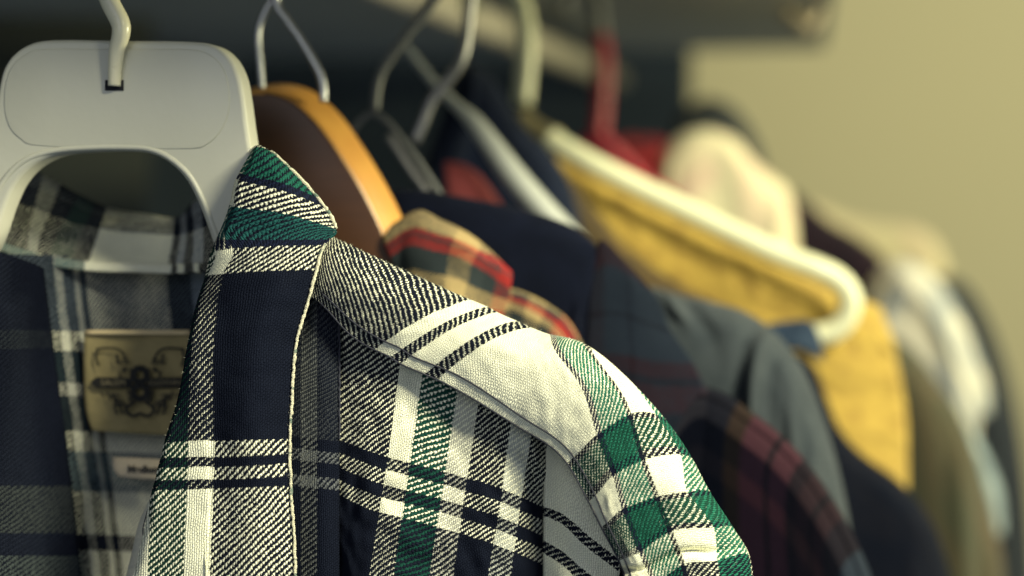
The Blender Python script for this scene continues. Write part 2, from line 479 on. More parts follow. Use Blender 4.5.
# front panel (shirt body below the yoke)
m_body = plaid('flannel_front', [(-60, K), (62, W), (85, (.010,.055,.042)), (108, (.52, .52, .45)), (131, K), (172, (.48, .50, .45)), (195, K), (235, K), (300, K)],
               [(-200, W), (96, K), (110, W), (125, K), (138, W), (153, K), (600, K)], per=6.2, duty=.46, thr=3, wear=.5)
bc = []   # columns s = 0, 62, 85, 108, 131, 172, 195, 235
S_ = [0, 62, 85, 108, 131, 172, 195, 240]
ytop = lambda x: 300 + (x - 338) * .42
def brow(ys, tb):
    xs0 = {350: [338, 401, 424, 462, 485, 524, 547, 590], 438: [338, 390, 412, 449, 472, 508, 530, 562], 510: [338, 379, 402, 438, 461, 499, 519, 548], 576: [338, 368, 392, 428, 452, 487, 510, 543]}
    kk = sorted(xs0); A = np.array([xs0[k] for k in kk], float)
    out = []
    for i in range(8):
        y = ys[i]; x = float(np.interp(y, kk, A[:, i])) if y <= 576 else A[3, i] + (A[3, i] - A[2, i]) * (y - 576) / 66 * .8
        if y < 350: x = A[0, i] + (A[0, i] - A[1, i]) / 88 * (350 - y)
        out.append((x, y))
    return out
base1 = lambda x: float(np.interp(x, [338, 385, 450, 510, 545, 600], [438, 455, 471, 489, 503, 526]))
def bandrow(dt):
    r = []
    X0 = [338, 387, 409, 446, 468, 505, 526, 558]
    for i, x in enumerate(X0): r.append(base1(x) + dt)
    return r
DZ = [467, 462, 463, 465, 465, 464, 466, 474]
def mk(ys): return [(x, y, d) for (x, y), d in zip(brow(ys, 0), DZ)]
X0_ = [338, 387, 409, 446, 468, 505, 526, 558]
seam_y = [float(np.interp(x, [318, 371, 438, 512, 566], [302, 349, 381, 424, 463])) - 16 for x in X0_]
def toprow(f): return [(x, sy * (1 - f) + (base1(x0) - 20) * f, d) for (x, _), sy, x0, d in zip(brow([sy * (1 - f) + (base1(x0) - 20) * f for sy, x0 in zip(seam_y, X0_)], 0), seam_y, X0_, DZ)]
def topT(f): return [sy * (1 - f) + (base1(x0) - 20) * f - base1(x0) + 96 for sy, x0 in zip(seam_y, X0_)]
body_T = [topT(0), topT(.45), topT(.95)] + [[v] * 8 for v in (96, 110, 125, 138, 153, 198, 268, 420)]
body = Lat([toprow(0), toprow(.45), toprow(.95), mk(bandrow(0)), mk(bandrow(14)), mk(bandrow(28)), mk(bandrow(41)), mk(bandrow(55)), mk(bandrow(100)), mk(bandrow(170)), mk(bandrow(330))],
           S_, body_T, kv=[-20, 30, 76, 96, 110, 125, 138, 153, 198, 268, 420], disp=wrinkle(3.0, .012, .006, 11, 1.3, .055))
body.mesh('front_panel', m_body, shirt, step=2.5, thick=.0009)
# placket strip between collar and front panel
m_plk = plaid('flannel_placket', [(-60, K), (8, (.15, .16, .155)), (23, K), (60, K)], [(-200, (.035, .04, .05)), (98, K), (112, (.12, .13, .14)), (124, K), (140, (.12, .13, .14)), (150, K), (600, K)], per=6.2, duty=.45)
pl_rows = [(-90, 276), (-40, 330), (0, 366), (60, 405), (98, 438), (112, 451), (124, 462), (140, 476), (150, 488), (240, 576), (420, 750)]
plk = Lat([[(280, y - 6, 466), (303, y - 3, 465), (322, y - 1, 462), (339.5, y + 1, 464)] for _, y in pl_rows], [-15, 10, 28, 46], [r[0] for r in pl_rows], disp=wrinkle(1.2, .03, .01, 23))
plk.mesh('placket', m_plk, shirt, step=3, thick=.001)
edgecord('placket_seam', plk, 46, -60, 98, .0004, dk_thr, shirt, lift=.2, n=60)

# yoke and sleeve head: columns a, rows b (0 seam edge -> ridge -> back)
m_yoke = plaid('flannel_yoke', [(-60, K), (112, W), (130, K), (142, W), (163, K), (178, W), (333, K), (339, (.010, .05, .036)), (366, K), (375, W), (412, K), (418, (.010, .05, .036)), (445, K), (452, W), (487, K), (530, W), (640, K)],
               [(-200, W), (100, N), (106, G), (136, K), (143, W), (170, G), (196, W), (215, W), (400, W)], wear=.45, per=5.8, duty=.39, thr=3, flip=1)
A_ = [-40, 0, 112, 130, 142, 163, 180, 255, 333, 375, 412, 452, 487, 530, 640]
yk = [  # each column: list of (x, y, d, b) for rows seam, r1, r2, r3, ridge, behind, back
 [(300,290,462,-60),(306,272,461,-35),(312,255,463,0),(318,242,468,40),(324,232,474,75),(334,236,484,110),(340,300,505,200)],
 [(318,302,458,-60),(322,285,457,-35),(326,268,458,0),(331,252,463,50),(336,238,472,85),(348,244,484,120),(352,310,505,200)],
 [(371,349,456,-60),(392,334,453,-25),(418,318,453,15),(445,306,459,55),(469,299,470,92),(482,306,483,125),(480,370,505,200)],
 [(388,357,456,-60),(410,342,453,-25),(436,326,453,15),(463,313,459,55),(488,307,470,92),(500,314,483,125),(495,380,505,200)],
 [(399,364,456,-60),(420,349,453,-25),(446,332,453,15),(473,319,459,55),(498,312.5,470,92),(510,319,483,125),(505,380,505,200)],
 [(422,374,456,-60),(442,358,453,-25),(466,341,452,15),(492,327,458,55),(517,321,469,93),(529,328,483,125),(522,390,505,200)],
 [(438,381,456,-60),(458,364,453,-25),(483,346,452,15),(510,333,458,58),(535,329,468,96),(546,336,482,130),(538,400,505,200)],
 [(512,424,455,0),(526,408,452,30),(548,380,450,65),(560,358,453,100),(578,345,462,132),(592,351,478,150),(585,420,500,220)],
 [(566,463,452,45),(579,451,449,72),(596,434,447,100),(631,413,448,143),(654,413,456,170),(668,424,474,196),(655,470,498,260)],
 [(588,502,450,45),(600,490,447,72),(612,476,446,100),(645,459,446,143),(679,454,454,170),(694,462,472,196),(680,510,498,260)],
 [(600,526,449,45),(610,517,446,72),(621,507,445,100),(658,494,445,143),(685,490,449,170),(709,490,464,196),(700,540,498,260)],
 [(618,560,449,45),(628,556,446,72),(638,552,445,100),(672,530,445,143),(711,527,450,170),(733,527,464,196),(722,580,498,260)],
 [(630,592,450,45),(640,588,447,72),(652,583,446,100),(684,562,446,143),(715,559,451,170),(747,552,464,196),(738,600,498,260)],
 [(645,640,452,45),(655,634,450,72),(668,628,449,100),(696,606,449,143),(722,602,453,170),(752,594,466,196),(745,650,498,260)],
 [(665,740,455,45),(675,740,452,72),(690,740,452,100),(715,730,452,143),(735,730,455,170),(755,725,468,196),(748,740,498,260)],
]
def yoke_disp(a, b_):
    a0 = 471 + (b_ - 100) * .12                # turned fold near the shoulder end
    d = (4.2 if b_ < 165 else max(0, 4.2 - (b_ - 165) * .12)) * math.exp(-((a - a0) / 3.4) ** 2) - 1.6 / (1 + math.exp(-(a - a0 - 3) / 1.5))
    d += .8 * math.exp(-((a - 255) / 6) ** 2) * 0
    return d + wrinkle(1.2, .02, .02, 31, .55, .07)(a, b_)
Pn = np.array(yk, float)                       # [col][row][x y d b]
for c_ in range(7):                            # cloth length measured along each column up to the ridge
    L_ = np.concatenate([[0], np.cumsum(np.linalg.norm(np.diff(Pn[c_, :5, :2], axis=0), axis=1))])
    Pn[c_, :5, 3] = (97 if c_ > 4 else 88) - (L_[-1] - L_) * (.95 if c_ > 4 else 1.0)
    Pn[c_, 5, 3] = Pn[c_, 4, 3] + 22; Pn[c_, 5, :3] += (-12, 10, 3)
    Pn[c_, 6, 3] = Pn[c_, 4, 3] + 100
Pn[7, 0, 3] = 22
Pn = np.swapaxes(Pn, 0, 1)                     # [row][col]
Pn = Pn[::-1]                                  # back row first so v runs downwards in the picture
yoke = Lat(Pn[..., :3], A_, Pn[..., 3], ku=A_, kv=[0, 60, 100, 140, 180, 215, 245], disp=yoke_disp)
yoke.mesh('yoke', m_yoke, shirt, step=2.5, thick=.0011)
for v, lift in ((244, .25), (228, .3)):
    pts = [yoke.pt(u, v, lift + .1 * math.sin(u * .9)) for u in np.arange(4, 560, 4.0)]
    tube('seam_stitching', pts, .00028, dk_thr, shirt, seg=6, res=1)
# sleeve panel under the yoke seam
m_slv = plaid('flannel_sleeve', [(-50, W), (400, W)], [(-200, W), (50, K), (62, W), (88, K), (101, W), (600, W)], per=6.2, duty=.5, fuzz=.18)
SL = [[(545, 440, 470), (556, 448, 467), (572, 458, 464), (614, 492, 463)],
      [(544, 470, 470), (560, 474, 464), (582, 487, 461), (628, 522, 462)],
      [(543, 503, 470), (565, 512, 463), (588, 531, 461), (626, 560, 462)],
      [(543, 515, 470), (563, 524, 463), (583, 543, 461), (620, 572, 462)],
      [(543, 537, 470), (565, 550, 463), (582, 565, 461), (620, 592, 462)],
      [(543, 550, 470), (562, 562, 463), (578, 577, 461), (616, 603, 462)],
      [(543, 600, 470), (565, 612, 463), (580, 625, 461), (664, 640, 462)],
      [(543, 740, 470), (565, 745, 463), (580, 750, 461), (684, 760, 462)]]
slv = Lat(SL, [0, 22, 44, 80], [-15, 15, 50, 62, 88, 101, 150, 290], disp=wrinkle(1.2, .03, .02, 41))
slv.mesh('sleeve', m_slv, shirt, step=3, thick=.0009)

# inside of the shirt back
m_in = plaid('flannel_inside', [(-400, K), (-46, (.40, .40, .36)), (-37, K), (-27, (.40, .40, .36)), (-18, K), (-8, (.50, .49, .42)), (77, K), (100, (.2, .24, .3)), (112, K), (300, K)],
             [(-60, (.07, .09, .115)), (58, W), (78, (.02,.035,.04)), (108, (.4,.4,.35)), (124, (.02,.03,.035)), (176, W), (196, (.10, .14, .16)), (232, W), (278, K), (292, W), (330, K), (500, K)], per=5.0, duty=.42, sheen=0)
cols_x = [-60, 0, 55, 64, 74, 86, 168, 190, 230]
S_in = [-150, -92, -46, -37, -27, -8, 77, 100, 130]
def inrow(y, sh, d=(470, 494, 510, 514, 517, 521, 527, 520, 508)):
    return [(x + sh, y + (x - 90) * .03 - (8 if x < 0 else 0), dd) for x, dd in zip(cols_x, d)]
back = Lat([inrow(256, -3), inrow(300, 1), inrow(332, 5), inrow(352, 7), inrow(390, 12), inrow(432, 18), inrow(452, 20), inrow(490, 26), inrow(535, 31), inrow(549, 33), inrow(600, 38), inrow(750, 50)],
           S_in, [-18, 26, 58, 78, 116, 176, 196, 232, 278, 292, 345, 490], disp=wrinkle(2.0, .015, .01, 51))
back.mesh('back_lining', m_in, shirt, step=4, thick=.0009)
# inner collar stand and fall behind the neck
m_ic = plaid('flannel_inner_collar', [(-200, K), (-64, (.12,.13,.12)), (-50, K), (4, (.22, .23, .22)), (18, K), (34, (.012,.035,.035)), (60, K), (80, W), (160, K), (168, (.3, .33, .36)), (176, K), (184, (.3, .33, .36)), (196, K), (260, K)],
             [(-60, (.09, .105, .13)), (10, (.03, .036, .05)), (24, (.80, .80, .66)), (100, W)], per=4.6, duty=.32, sheen=0)
IC = [[(-60, 215, 500), (-10, 188, 515), (30, 170, 528), (75, 192, 534), (105, 206, 536), (150, 214, 534), (178, 217, 528), (192, 203, 520), (215, 190, 505)],
      [(-60, 225, 492), (-10, 205, 507), (25, 195, 519), (65, 212, 524), (100, 222, 526), (148, 228, 524), (178, 230, 518), (194, 224, 511), (218, 214, 500)],
      [(-60, 236, 488), (-10, 225, 502), (20, 228, 514), (52, 236, 519), (92, 244, 521), (146, 248, 520), (176, 248, 515), (194, 246, 508), (220, 240, 498)],
      [(-60, 240, 484), (-10, 242, 498), (20, 250, 508), (45, 258, 513), (85, 264, 516), (143, 266, 516), (172, 267, 512), (192, 266, 506), (222, 266, 496)]]
icol = Lat(IC, [-110, -50, -5, 30, 78, 140, 166, 186, 215], [0, 18, 40, 62], disp=wrinkle(1.5, .02, .02, 61))
icol.mesh('inner_collar', m_ic, shirt, step=3, thick=.0012)
m_bar = plaid('cream_neck_tape', [(-200, (.1, .16, .17)), (-62, W), (-46, (.1, .16, .17)), (20, W), (36, (.1, .16, .17)), (76, (.95, .94, .78)), (165, K), (170, W), (178, K), (186, W), (192, K), (260, K)], [(-30, W), (100, W)], per=4, duty=.25)
bar = Lat([[(-60, 237, 483), (-10, 239, 496), (20, 248, 506), (45, 255, 511), (85, 261, 513.5), (143, 263, 513.5), (172, 264, 510), (192, 263, 504), (222, 262, 494)],
           [(-60, 246, 482.5), (-10, 248, 495), (20, 257, 505), (45, 264, 510), (85, 270, 512.5), (143, 272, 512.5), (172, 273, 509), (192, 272, 503), (222, 270, 493)]],
          [-110, -50, -5, 30, 78, 140, 166, 186, 215], [0, 9])
bar.mesh('neck_tape', m_bar, shirt, step=3, thick=.0012)
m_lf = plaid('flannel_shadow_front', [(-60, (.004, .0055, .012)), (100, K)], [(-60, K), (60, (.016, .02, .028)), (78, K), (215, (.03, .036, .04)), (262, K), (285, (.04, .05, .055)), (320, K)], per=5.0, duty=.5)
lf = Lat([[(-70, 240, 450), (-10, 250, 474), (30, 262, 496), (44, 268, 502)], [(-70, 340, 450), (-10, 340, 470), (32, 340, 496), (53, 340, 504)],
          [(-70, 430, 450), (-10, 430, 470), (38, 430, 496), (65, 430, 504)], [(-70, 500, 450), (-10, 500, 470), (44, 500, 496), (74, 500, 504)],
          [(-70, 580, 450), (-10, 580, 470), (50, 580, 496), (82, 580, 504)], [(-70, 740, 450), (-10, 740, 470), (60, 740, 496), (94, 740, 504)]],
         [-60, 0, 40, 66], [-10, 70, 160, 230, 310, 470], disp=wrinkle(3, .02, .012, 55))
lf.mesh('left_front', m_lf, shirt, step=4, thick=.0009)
# placket facing at lower left
m_fc = cloth('cream_facing', (.55, .53, .43), (.45, .44, .38), .05, 1, .1)
fc = Lat([[(153, 492, 468), (160, 490, 467)], [(140, 520, 469), (160, 520, 467)], [(130, 560, 470), (160, 560, 467)], [(115, 620, 470), (165, 620, 467)]], [0, 20], [0, 30, 70, 130])
fc.mesh('placket_facing', m_fc, shirt, step=4)
tube('seam_stitching', [at(153, 494, 464), at(146, 516, 464), at(143, 534, 464), at(150, 556, 463), at(158, 580, 463)], .0002, dk_thr, shirt, seg=6)

# brand label with emblem
lab_m = cloth('tan_woven_label', (.27, .225, .115), (.22, .185, .095), .03, .5, 0, .5)
ink_m, _, _ = newmat('dark_label_ink', (.030, .030, .030), .8)
lab = Lat([[(84, 332, 512), (135, 332, 514), (192, 333, 512)], [(84, 375, 512.5), (137, 376, 514), (192, 377, 512)], [(87, 415, 513), (139, 417, 514), (190, 418, 512)], [(92, 431, 513), (140, 434, 514), (188, 436, 512)]], [0, 53, 108], [0, 44, 84, 102])
lab_o = lab.mesh('brand_label', lab_m, shirt, step=5, thick=.0006)
fold_m = cloth('pale_label_fold', (.62, .50, .30), None, .03, .5, 0, .5)
tube('label_fold', [at(x, 332.5, 511.5) for x in range(86, 192, 8)], .0009, fold_m, shirt, seg=8, res=1)


def ring(name, cx, cy, ro, ri, d, mat, parent, n=24, th=.3, teeth=0):
    bm = bmesh.new(); A = []; B = []
    for i in range(n):
        a = 2 * math.pi * i / n
        k = ro * (1 + (.12 if teeth and i % 2 else 0))
        A.append(bm.verts.new(at(cx + math.cos(a) * k, cy + math.sin(a) * k, d)))
        B.append(bm.verts.new(at(cx + math.cos(a) * ri, cy + math.sin(a) * ri, d)))
    for i in range(n):
        j = (i + 1) % n; bm.faces.new((A[i], B[i], B[j], A[j]))
    bmesh.ops.solidify(bm, geom=bm.faces[:], thickness=.0002)
    return bm


def merge(bms, name, mat, parent):
    out = bmesh.new()
    for b_ in bms:
        m_ = bpy.data.meshes.new('t'); b_.to_mesh(m_); b_.free(); out.from_mesh(m_); bpy.data.meshes.remove(m_)
    bmesh.ops.recalc_face_normals(out, faces=out.faces)
    me = bpy.data.meshes.new(name); out.to_mesh(me); out.free()
    return link(name, me, mat, parent)


def poly(pts, d, th=.0002):
    bm = bmesh.new(); f = bm.faces.new([bm.verts.new(at(x, y, d)) for x, y in pts])
    bmesh.ops.solidify(bm, geom=[f], thickness=th); return bm


def stroke(pts, w, d):
    """thin bent bar drawn through px points"""
    out = []
    P_ = [p for p in catmull2(pts, 5, False)]
    bm = bmesh.new(); L_, R_ = [], []
    for i, p in enumerate(P_):
        t_ = (P_[min(i+1, len(P_)-1)] - P_[max(i-1, 0)]).normalized(); n_ = Vector((-t_.y, t_.x)) * w / 2
        L_.append(bm.verts.new(at(p.x + n_.x, p.y + n_.y, d))); R_.append(bm.verts.new(at(p.x - n_.x, p.y - n_.y, d)))
    for i in range(len(P_) - 1): bm.faces.new((L_[i], L_[i+1], R_[i+1], R_[i]))
    bmesh.ops.solidify(bm, geom=bm.faces[:], thickness=.0002)
    return bm


LD = 510.6
ED = []
cx = 140
ED += [ring('r', cx, 375, 9.5, 3.8, LD, None, None, 28, teeth=1), ring('r', cx, 392, 9.5, 3.8, LD, None, None, 28, teeth=1)]
er = random.Random(5)
scr = []
for k in range(34):
    rad = er.uniform(13, 42); an = er.uniform(-1.25, 1.25)
    x0 = rad * math.cos(an); y0 = 383 + .8 * rad * math.sin(an) * (1 if abs(an) > .35 else 1.6)
    if abs(y0 - 383) < 8 or not 345 < y0 < 418: continue
    a1 = er.uniform(0, 6.28); l = er.uniform(2.5, 5.0); c_ = er.uniform(-1.2, 1.2)
    scr.append(([(x0 - math.cos(a1) * l, y0 - math.sin(a1) * l), (x0, y0), (x0 + math.cos(a1 + c_) * l, y0 + math.sin(a1 + c_) * l)], er.uniform(1.3, 2.6)))
for sgn in (-1, 1):
    X2 = lambda x: cx + sgn * x
    for pp, w_ in scr: ED.append(stroke([(X2(x), y) for x, y in pp], w_, LD - er.uniform(0, .08)))
    ED += [stroke([(X2(12), 364), (X2(18), 352), (X2(28), 348), (X2(44), 349)], 2.0, LD),
           stroke([(X2(6), 402), (X2(14), 409), (X2(8), 416), (X2(0), 413)], 3.0, LD),
           stroke([(X2(42), 349), (X2(44), 358), (X2(41), 366)], 2.2, LD)]
    ED.append(poly([(X2(8), 378), (X2(44), 377), (X2(50), 382.5), (X2(44), 388), (X2(8), 388)][::sgn], LD))
merge(ED, 'emblem', ink_m, lab_o)
xd = at(200, 375, 511) - at(100, 375, 511); yd = at(100, 300, 511) - at(100, 400, 511)
gold_m, _, _ = newmat('tan_lettering', (.20, .17, .10), .8)
lettering('lettering', 'SALEM', .0031, at(cx - 27, 383, LD - .6), xd, yd, gold_m, lab_o)
lettering('lettering', 'CLOTHING', .0026, at(cx + 28, 383, LD - .6), xd, yd, gold_m, lab_o)
tab_m = cloth('cream_size_tab', (.56, .47, .34), (.50, .43, .32), .05, .5, 0, .5)
tab = Lat([[(113, 457, 510), (140, 458, 510), (172, 460, 510)], [(114, 470, 509), (140, 472, 509), (172, 474, 509)], [(119, 477, 509.5), (141, 479, 509.5), (172, 481, 509.5)]], [0, 27, 59], [0, 13, 20])
tab_o = tab.mesh('size_tab', tab_m, shirt, step=4, thick=.0006)
lettering('lettering', 'Medium', .0036, at(144, 469.5, 508.4), xd, yd, ink_m, tab_o, bold=.00012)

# loose fibres on the flannel's outline
fib_m, _, _ = newmat('loose_fibre', (.6, .6, .5), .9)
bm = bmesh.new()
def fibre(p, d, L):
    n = 4; q = p.copy(); dv = d.normalized(); side = (ROT @ Vector((0, 0, 1))).cross(dv).normalized() * .000035
    prev = None
    for i in range(n):
        a = bm.verts.new(q + side * (1 - i / n)); b_ = bm.verts.new(q - side * (1 - i / n))
        if prev: bm.faces.new((prev[0], a, b_, prev[1]))
        prev = (a, b_); dv = (dv + Vector([random.uniform(-.5, .5) for _ in range(3)])).normalized(); q = q + dv * L / n
for _ in range(900):
    u = random.uniform(10, 500); v = random.uniform(78, 150)
    p = yoke.pt(u, v, 0); fibre(p, ROT @ Vector((random.uniform(-.2, 1), random.uniform(.2, 1.2), random.uniform(0, .6))), random.uniform(.0004, .0013))
for _ in range(350):
    v = random.uniform(0, 460); u = random.choice((103, -7)) + random.uniform(-2, 2)
    p = collar.pt(min(104, max(-8, u)), v, 0); fibre(p, ROT @ Vector((random.uniform(-1, 1), random.uniform(-.5, 1), random.uniform(.1, .6))), random.uniform(.0004, .001))
me = bpy.data.meshes.new('fuzz'); bm.to_mesh(me); bm.free(); fz = link('fuzz', me, fib_m, shirt); tag(fz, kind='stuff')

# ---------------------------------------------------------------- generic garment shell


def shell(ridge, s_scale=1.0, drop=420, thick=18, nd=True, dx=0.0, lean=-.10):
    """rows from the hidden back over the ridge and down the front; ridge = (x, y, depth mm)"""
    R3 = np.array(ridge, float); n = len(R3)
    tg = np.gradient(R3[:, :2], axis=0); tg /= np.linalg.norm(tg, axis=1)[:, None]
    nr = np.stack([-tg[:, 1], tg[:, 0]], 1)
    s = np.concatenate([[0], np.cumsum(np.linalg.norm(np.diff(R3[:, :2], axis=0), axis=1))]) * s_scale
    rows = []; t = []
    for (off, dz, tt) in ((150, 55, -170), (30, 34, -60), (4, 16, -25), (0, 3, 0), (5, -7, 14), (18, -15, 30), (60, -22, 75), (150, -26, 165), (drop, -28, drop)):
        k = 450 / R3[:, 2] if off < 100 else np.ones(n)
        w = min(1, off / 120.0)
        nx = nr[:, 0] * (1 - w) + lean * w; ny = nr[:, 1] * (1 - w) + 1.0 * w
        rows.append(np.stack([R3[:, 0] + nx * off * k, R3[:, 1] + ny * off * k, R3[:, 2] + dz * thick / 18], 1)); t.append(tt)
    return np.array(rows), s, t


def garment(name, label, cat, ridge, mat, part='front_panel', disp=None, thick=18, drop=420, lean=-.1, step=6, root=None, smul=1.0):
    P_, s, t = shell(ridge, drop=drop, thick=thick, lean=lean)
    if root is None: root = thing(name, label, cat, at(*ridge[len(ridge) // 2]))
    L_ = Lat(P_, s, t, disp=disp)
    L_.mesh(part, mat, root, step=step, thick=.0015)
    return root, L_


# wooden hanger
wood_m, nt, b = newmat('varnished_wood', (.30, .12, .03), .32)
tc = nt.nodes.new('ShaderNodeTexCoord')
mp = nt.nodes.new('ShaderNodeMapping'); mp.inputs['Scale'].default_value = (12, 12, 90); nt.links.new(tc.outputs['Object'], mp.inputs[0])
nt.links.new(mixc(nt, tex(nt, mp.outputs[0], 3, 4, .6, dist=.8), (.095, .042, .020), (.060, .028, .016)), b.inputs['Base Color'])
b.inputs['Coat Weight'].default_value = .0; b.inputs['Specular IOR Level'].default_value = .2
wh = thing('clothes_hanger', 'varnished brown wooden hanger with steel hook behind the ivory one', 'hanger', at(300, 150, 560))
amber_m, nt, b = newmat('amber_lit_rim', (.62, .30, .06), .3)  # light catching the hanger's edge, put into a brighter amber colour
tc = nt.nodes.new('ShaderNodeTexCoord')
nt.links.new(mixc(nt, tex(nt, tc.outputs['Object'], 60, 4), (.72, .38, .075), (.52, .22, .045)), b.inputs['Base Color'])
wo = [(262, 83), (285, 83), (305, 89), (322, 101), (340, 120), (358, 146), (376, 175), (391, 203), (402, 228), (412, 258), (420, 300), (425, 335), (400, 330), (350, 285), (300, 280), (262, 270), (246, 250), (238, 200), (236, 165), (236, 125), (240, 100), (248, 88)]
wo = [(x - 17, y + 8) for x, y in wo]
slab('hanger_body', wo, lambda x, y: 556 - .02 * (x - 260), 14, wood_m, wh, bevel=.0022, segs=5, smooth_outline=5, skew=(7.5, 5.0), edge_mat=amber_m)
steel = plastic('dull_steel', (.42, .43, .44), .35, 80, .2, .2, Metallic=.9)
tube('hook', [at(240, -60, 566), at(255, -95, 566), at(285, -90, 566), at(288, -40, 566), at(276, 0, 566), at(288, 22, 566), at(302, 42, 566), at(319, 72, 566), at(323, 88, 566), at(323, 102, 566)], .00165, steel, wh, seg=10)
tube('hook_wire', [at(276, -2, 570), at(268, 6, 570), at(260, 24, 570), at(258, 40, 570), at(260, 64, 570), at(262, 90, 570)], .00125, steel, wh, seg=10)

# red and tan plaid shirt
RD = (.34, .034, .032); TN = (.44, .33, .16); DKG = (.035, .045, .05)
m_red = plaid('red_plaid', [(-60, DKG), (60, TN), (84, DKG), (110, RD), (140, DKG)], [(-60, TN), (20, RD), (27, DKG), (31, RD), (44, DKG), (72, TN), (92, RD), (100, DKG), (300, DKG)], per=4.4, duty=.58, thr=3, sheen=0)
rs = thing('plaid_shirt', 'red, tan and dark plaid shirt with small collar on the wooden hanger', 'shirt', at(460, 330, 590))
RC = [[(392, 224, 590), (418, 210, 588), (440, 219, 586), (468, 233, 586), (490, 250, 590), (508, 268, 596)],
      [(384, 236, 584), (410, 217, 580), (436, 226, 577), (466, 240, 577), (492, 255, 583), (512, 272, 590)],
      [(384, 244, 582), (412, 227, 576), (436, 233, 573), (464, 243, 573), (490, 262, 579), (512, 278, 588)],
      [(388, 254, 582), (410, 241, 575), (432, 246, 572), (460, 253, 572), (486, 268, 578), (511, 286, 587)],
      [(395, 275, 582), (410, 268, 575), (430, 272, 572), (455, 277, 572), (480, 289, 578), (508, 300, 587)],
      [(395, 295, 582), (412, 292, 575), (430, 294, 572), (451, 298, 572), (477, 306, 578), (504, 312, 587)],
      [(395, 340, 582), (412, 338, 575), (430, 340, 572), (451, 342, 572), (477, 345, 578), (500, 350, 587)]]
RC = [[(x, y, d - 38) for x, y, d in q] for q in RC]
Lat(RC, [0, 22, 44, 70, 98, 124], [[0,0,0,5,15,21],[10,10,10,13,21,25],[20,20,20,22,27,31],[38]*6,[72]*6,[92]*6,[140]*6], ku=[0, 22, 44, 70, 98, 124], kv=[0, 10, 20, 38, 72, 92, 140], disp=wrinkle(1.2, .03, .03, 71)).mesh('collar', m_red, rs, step=3, thick=.0014)
garment('', '', '', [(470, 300, 604), (490, 290, 602), (512, 289, 600), (532, 296, 598), (550, 306, 597), (566, 318, 598), (580, 340, 600), (592, 380, 602), (600, 440, 604), (604, 520, 604), (606, 640, 604)],
        plaid('red_plaid_body', [(-40, DKG), (14, RD), (32, TN), (46, DKG), (62, TN), (84, DKG), (100, RD), (130, DKG), (400, DKG)], [(-300, DKG), (-40, TN), (10, DKG), (18, RD), (28, TN), (40, DKG), (60, RD), (80, DKG), (500, DKG)], per=4.6, duty=.6, sheen=0), part='body', thick=11, step=5, root=rs, disp=wrinkle(4, .05, .02, 72))

# black jumper inside
m_blk = cloth('black_knit', (.0048, .0066, .0150), (.004, .0055, .012), .03, .6, .05)
garment('sweater', 'plain black sweater with wide neck behind the red and tan plaid collar', 'sweater',
        [(330, 300, 648), (372, 215, 650), (392, 192, 652), (420, 190, 654), (455, 196, 655), (500, 205, 656), (545, 216, 656), (578, 230, 655), (597, 248, 654), (600, 275, 653), (592, 320, 652), (588, 400, 652), (586, 520, 652), (585, 640, 652)],
        m_blk, part='body', thick=14, disp=wrinkle(2, .02, .02, 81), step=8)

# burgundy and grey plaid shirt
BG = (.085, .034, .048); SL_ = (.017, .024, .038); BD = (.009, .011, .018)
m_bc = plaid('slate_plaid_collar', [(-60, BD), (0, (.02, .015, .022)), (18, SL_), (48, BD), (53, SL_), (300, SL_)], [(-90, (.03, .016, .022)), (26, SL_), (70, BD), (75, SL_), (112, (.026, .012, .017)), (128, BD), (134, (.026, .012, .017)), (160, BD), (300, BD)], per=3.6, duty=.5, sheen=0)
bs = thing('plaid_shirt', 'dark burgundy and slate plaid shirt with a pointed collar, behind the flannel shoulder', 'shirt', at(740, 520, 650))
BC = [[(596, 248, 652), (600, 240, 648), (608, 243, 648), (622, 258, 650), (636, 272, 654)],
      [(592, 275, 646), (604, 268, 640), (622, 272, 638), (640, 284, 642), (656, 296, 650)],
      [(588, 315, 642), (604, 312, 636), (624, 314, 634), (646, 322, 638), (671, 331, 648)],
      [(586, 350, 640), (604, 350, 634), (626, 352, 632), (654, 358, 636), (692, 361, 646)],
      [(585, 390, 640), (604, 392, 634), (626, 395, 632), (656, 402, 636), (712, 402, 646)],
      [(585, 440, 640), (604, 442, 634), (630, 446, 632), (662, 452, 638), (728, 452, 646)],
      [(585, 560, 640), (604, 560, 634), (630, 560, 632), (662, 560, 638), (728, 560, 646)]]
Lat(BC, [0, 18, 44, 75, 105], [0, 30, 72, 110, 150, 195, 310], disp=wrinkle(1.5, .03, .02, 91)).mesh('collar', m_bc, bs, step=4, thick=.0014)
m_bb = plaid('burgundy_plaid_body', [(-60, (.030, .040, .058)), (60, (.022, .022, .032)), (112, (.012, .013, .021)), (146, (.034, .024, .021)), (166, (.062, .027, .038)), (200, (.018, .015, .020)), (207, (.062, .027, .038)), (232, (.020, .016, .022)), (250, (.031, .020, .026)), (276, (.016, .015, .020)), (282, (.031, .020, .026)), (305, (.018, .016, .023)), (340, (.030, .040, .058)), (380, (.016, .016, .024)), (500, (.016, .016, .024))],
             [(-200, (.4, .4, .5)), (-20, (.9, .9, .9)), (24, (.3, .3, .35)), (30, (1, 1, 1)), (62, (.18, .24, .36)), (92, (.34, .36, .45)), (112, (.18, .24, .36)), (600, (.18, .24, .36))], both=True, per=3.4, duty=.5, sheen=0)
garment('', '', '', [(630, 460, 662), (662, 412, 661), (694, 386, 658), (722, 392, 653), (754, 414, 648), (786, 440, 646), (814, 472, 645), (838, 508, 646), (858, 545, 648), (874, 585, 650), (886, 660, 652), (890, 760, 655)],
        m_bb, part='body', thick=20, step=6, root=bs, disp=wrinkle(3, .015, .01, 92))

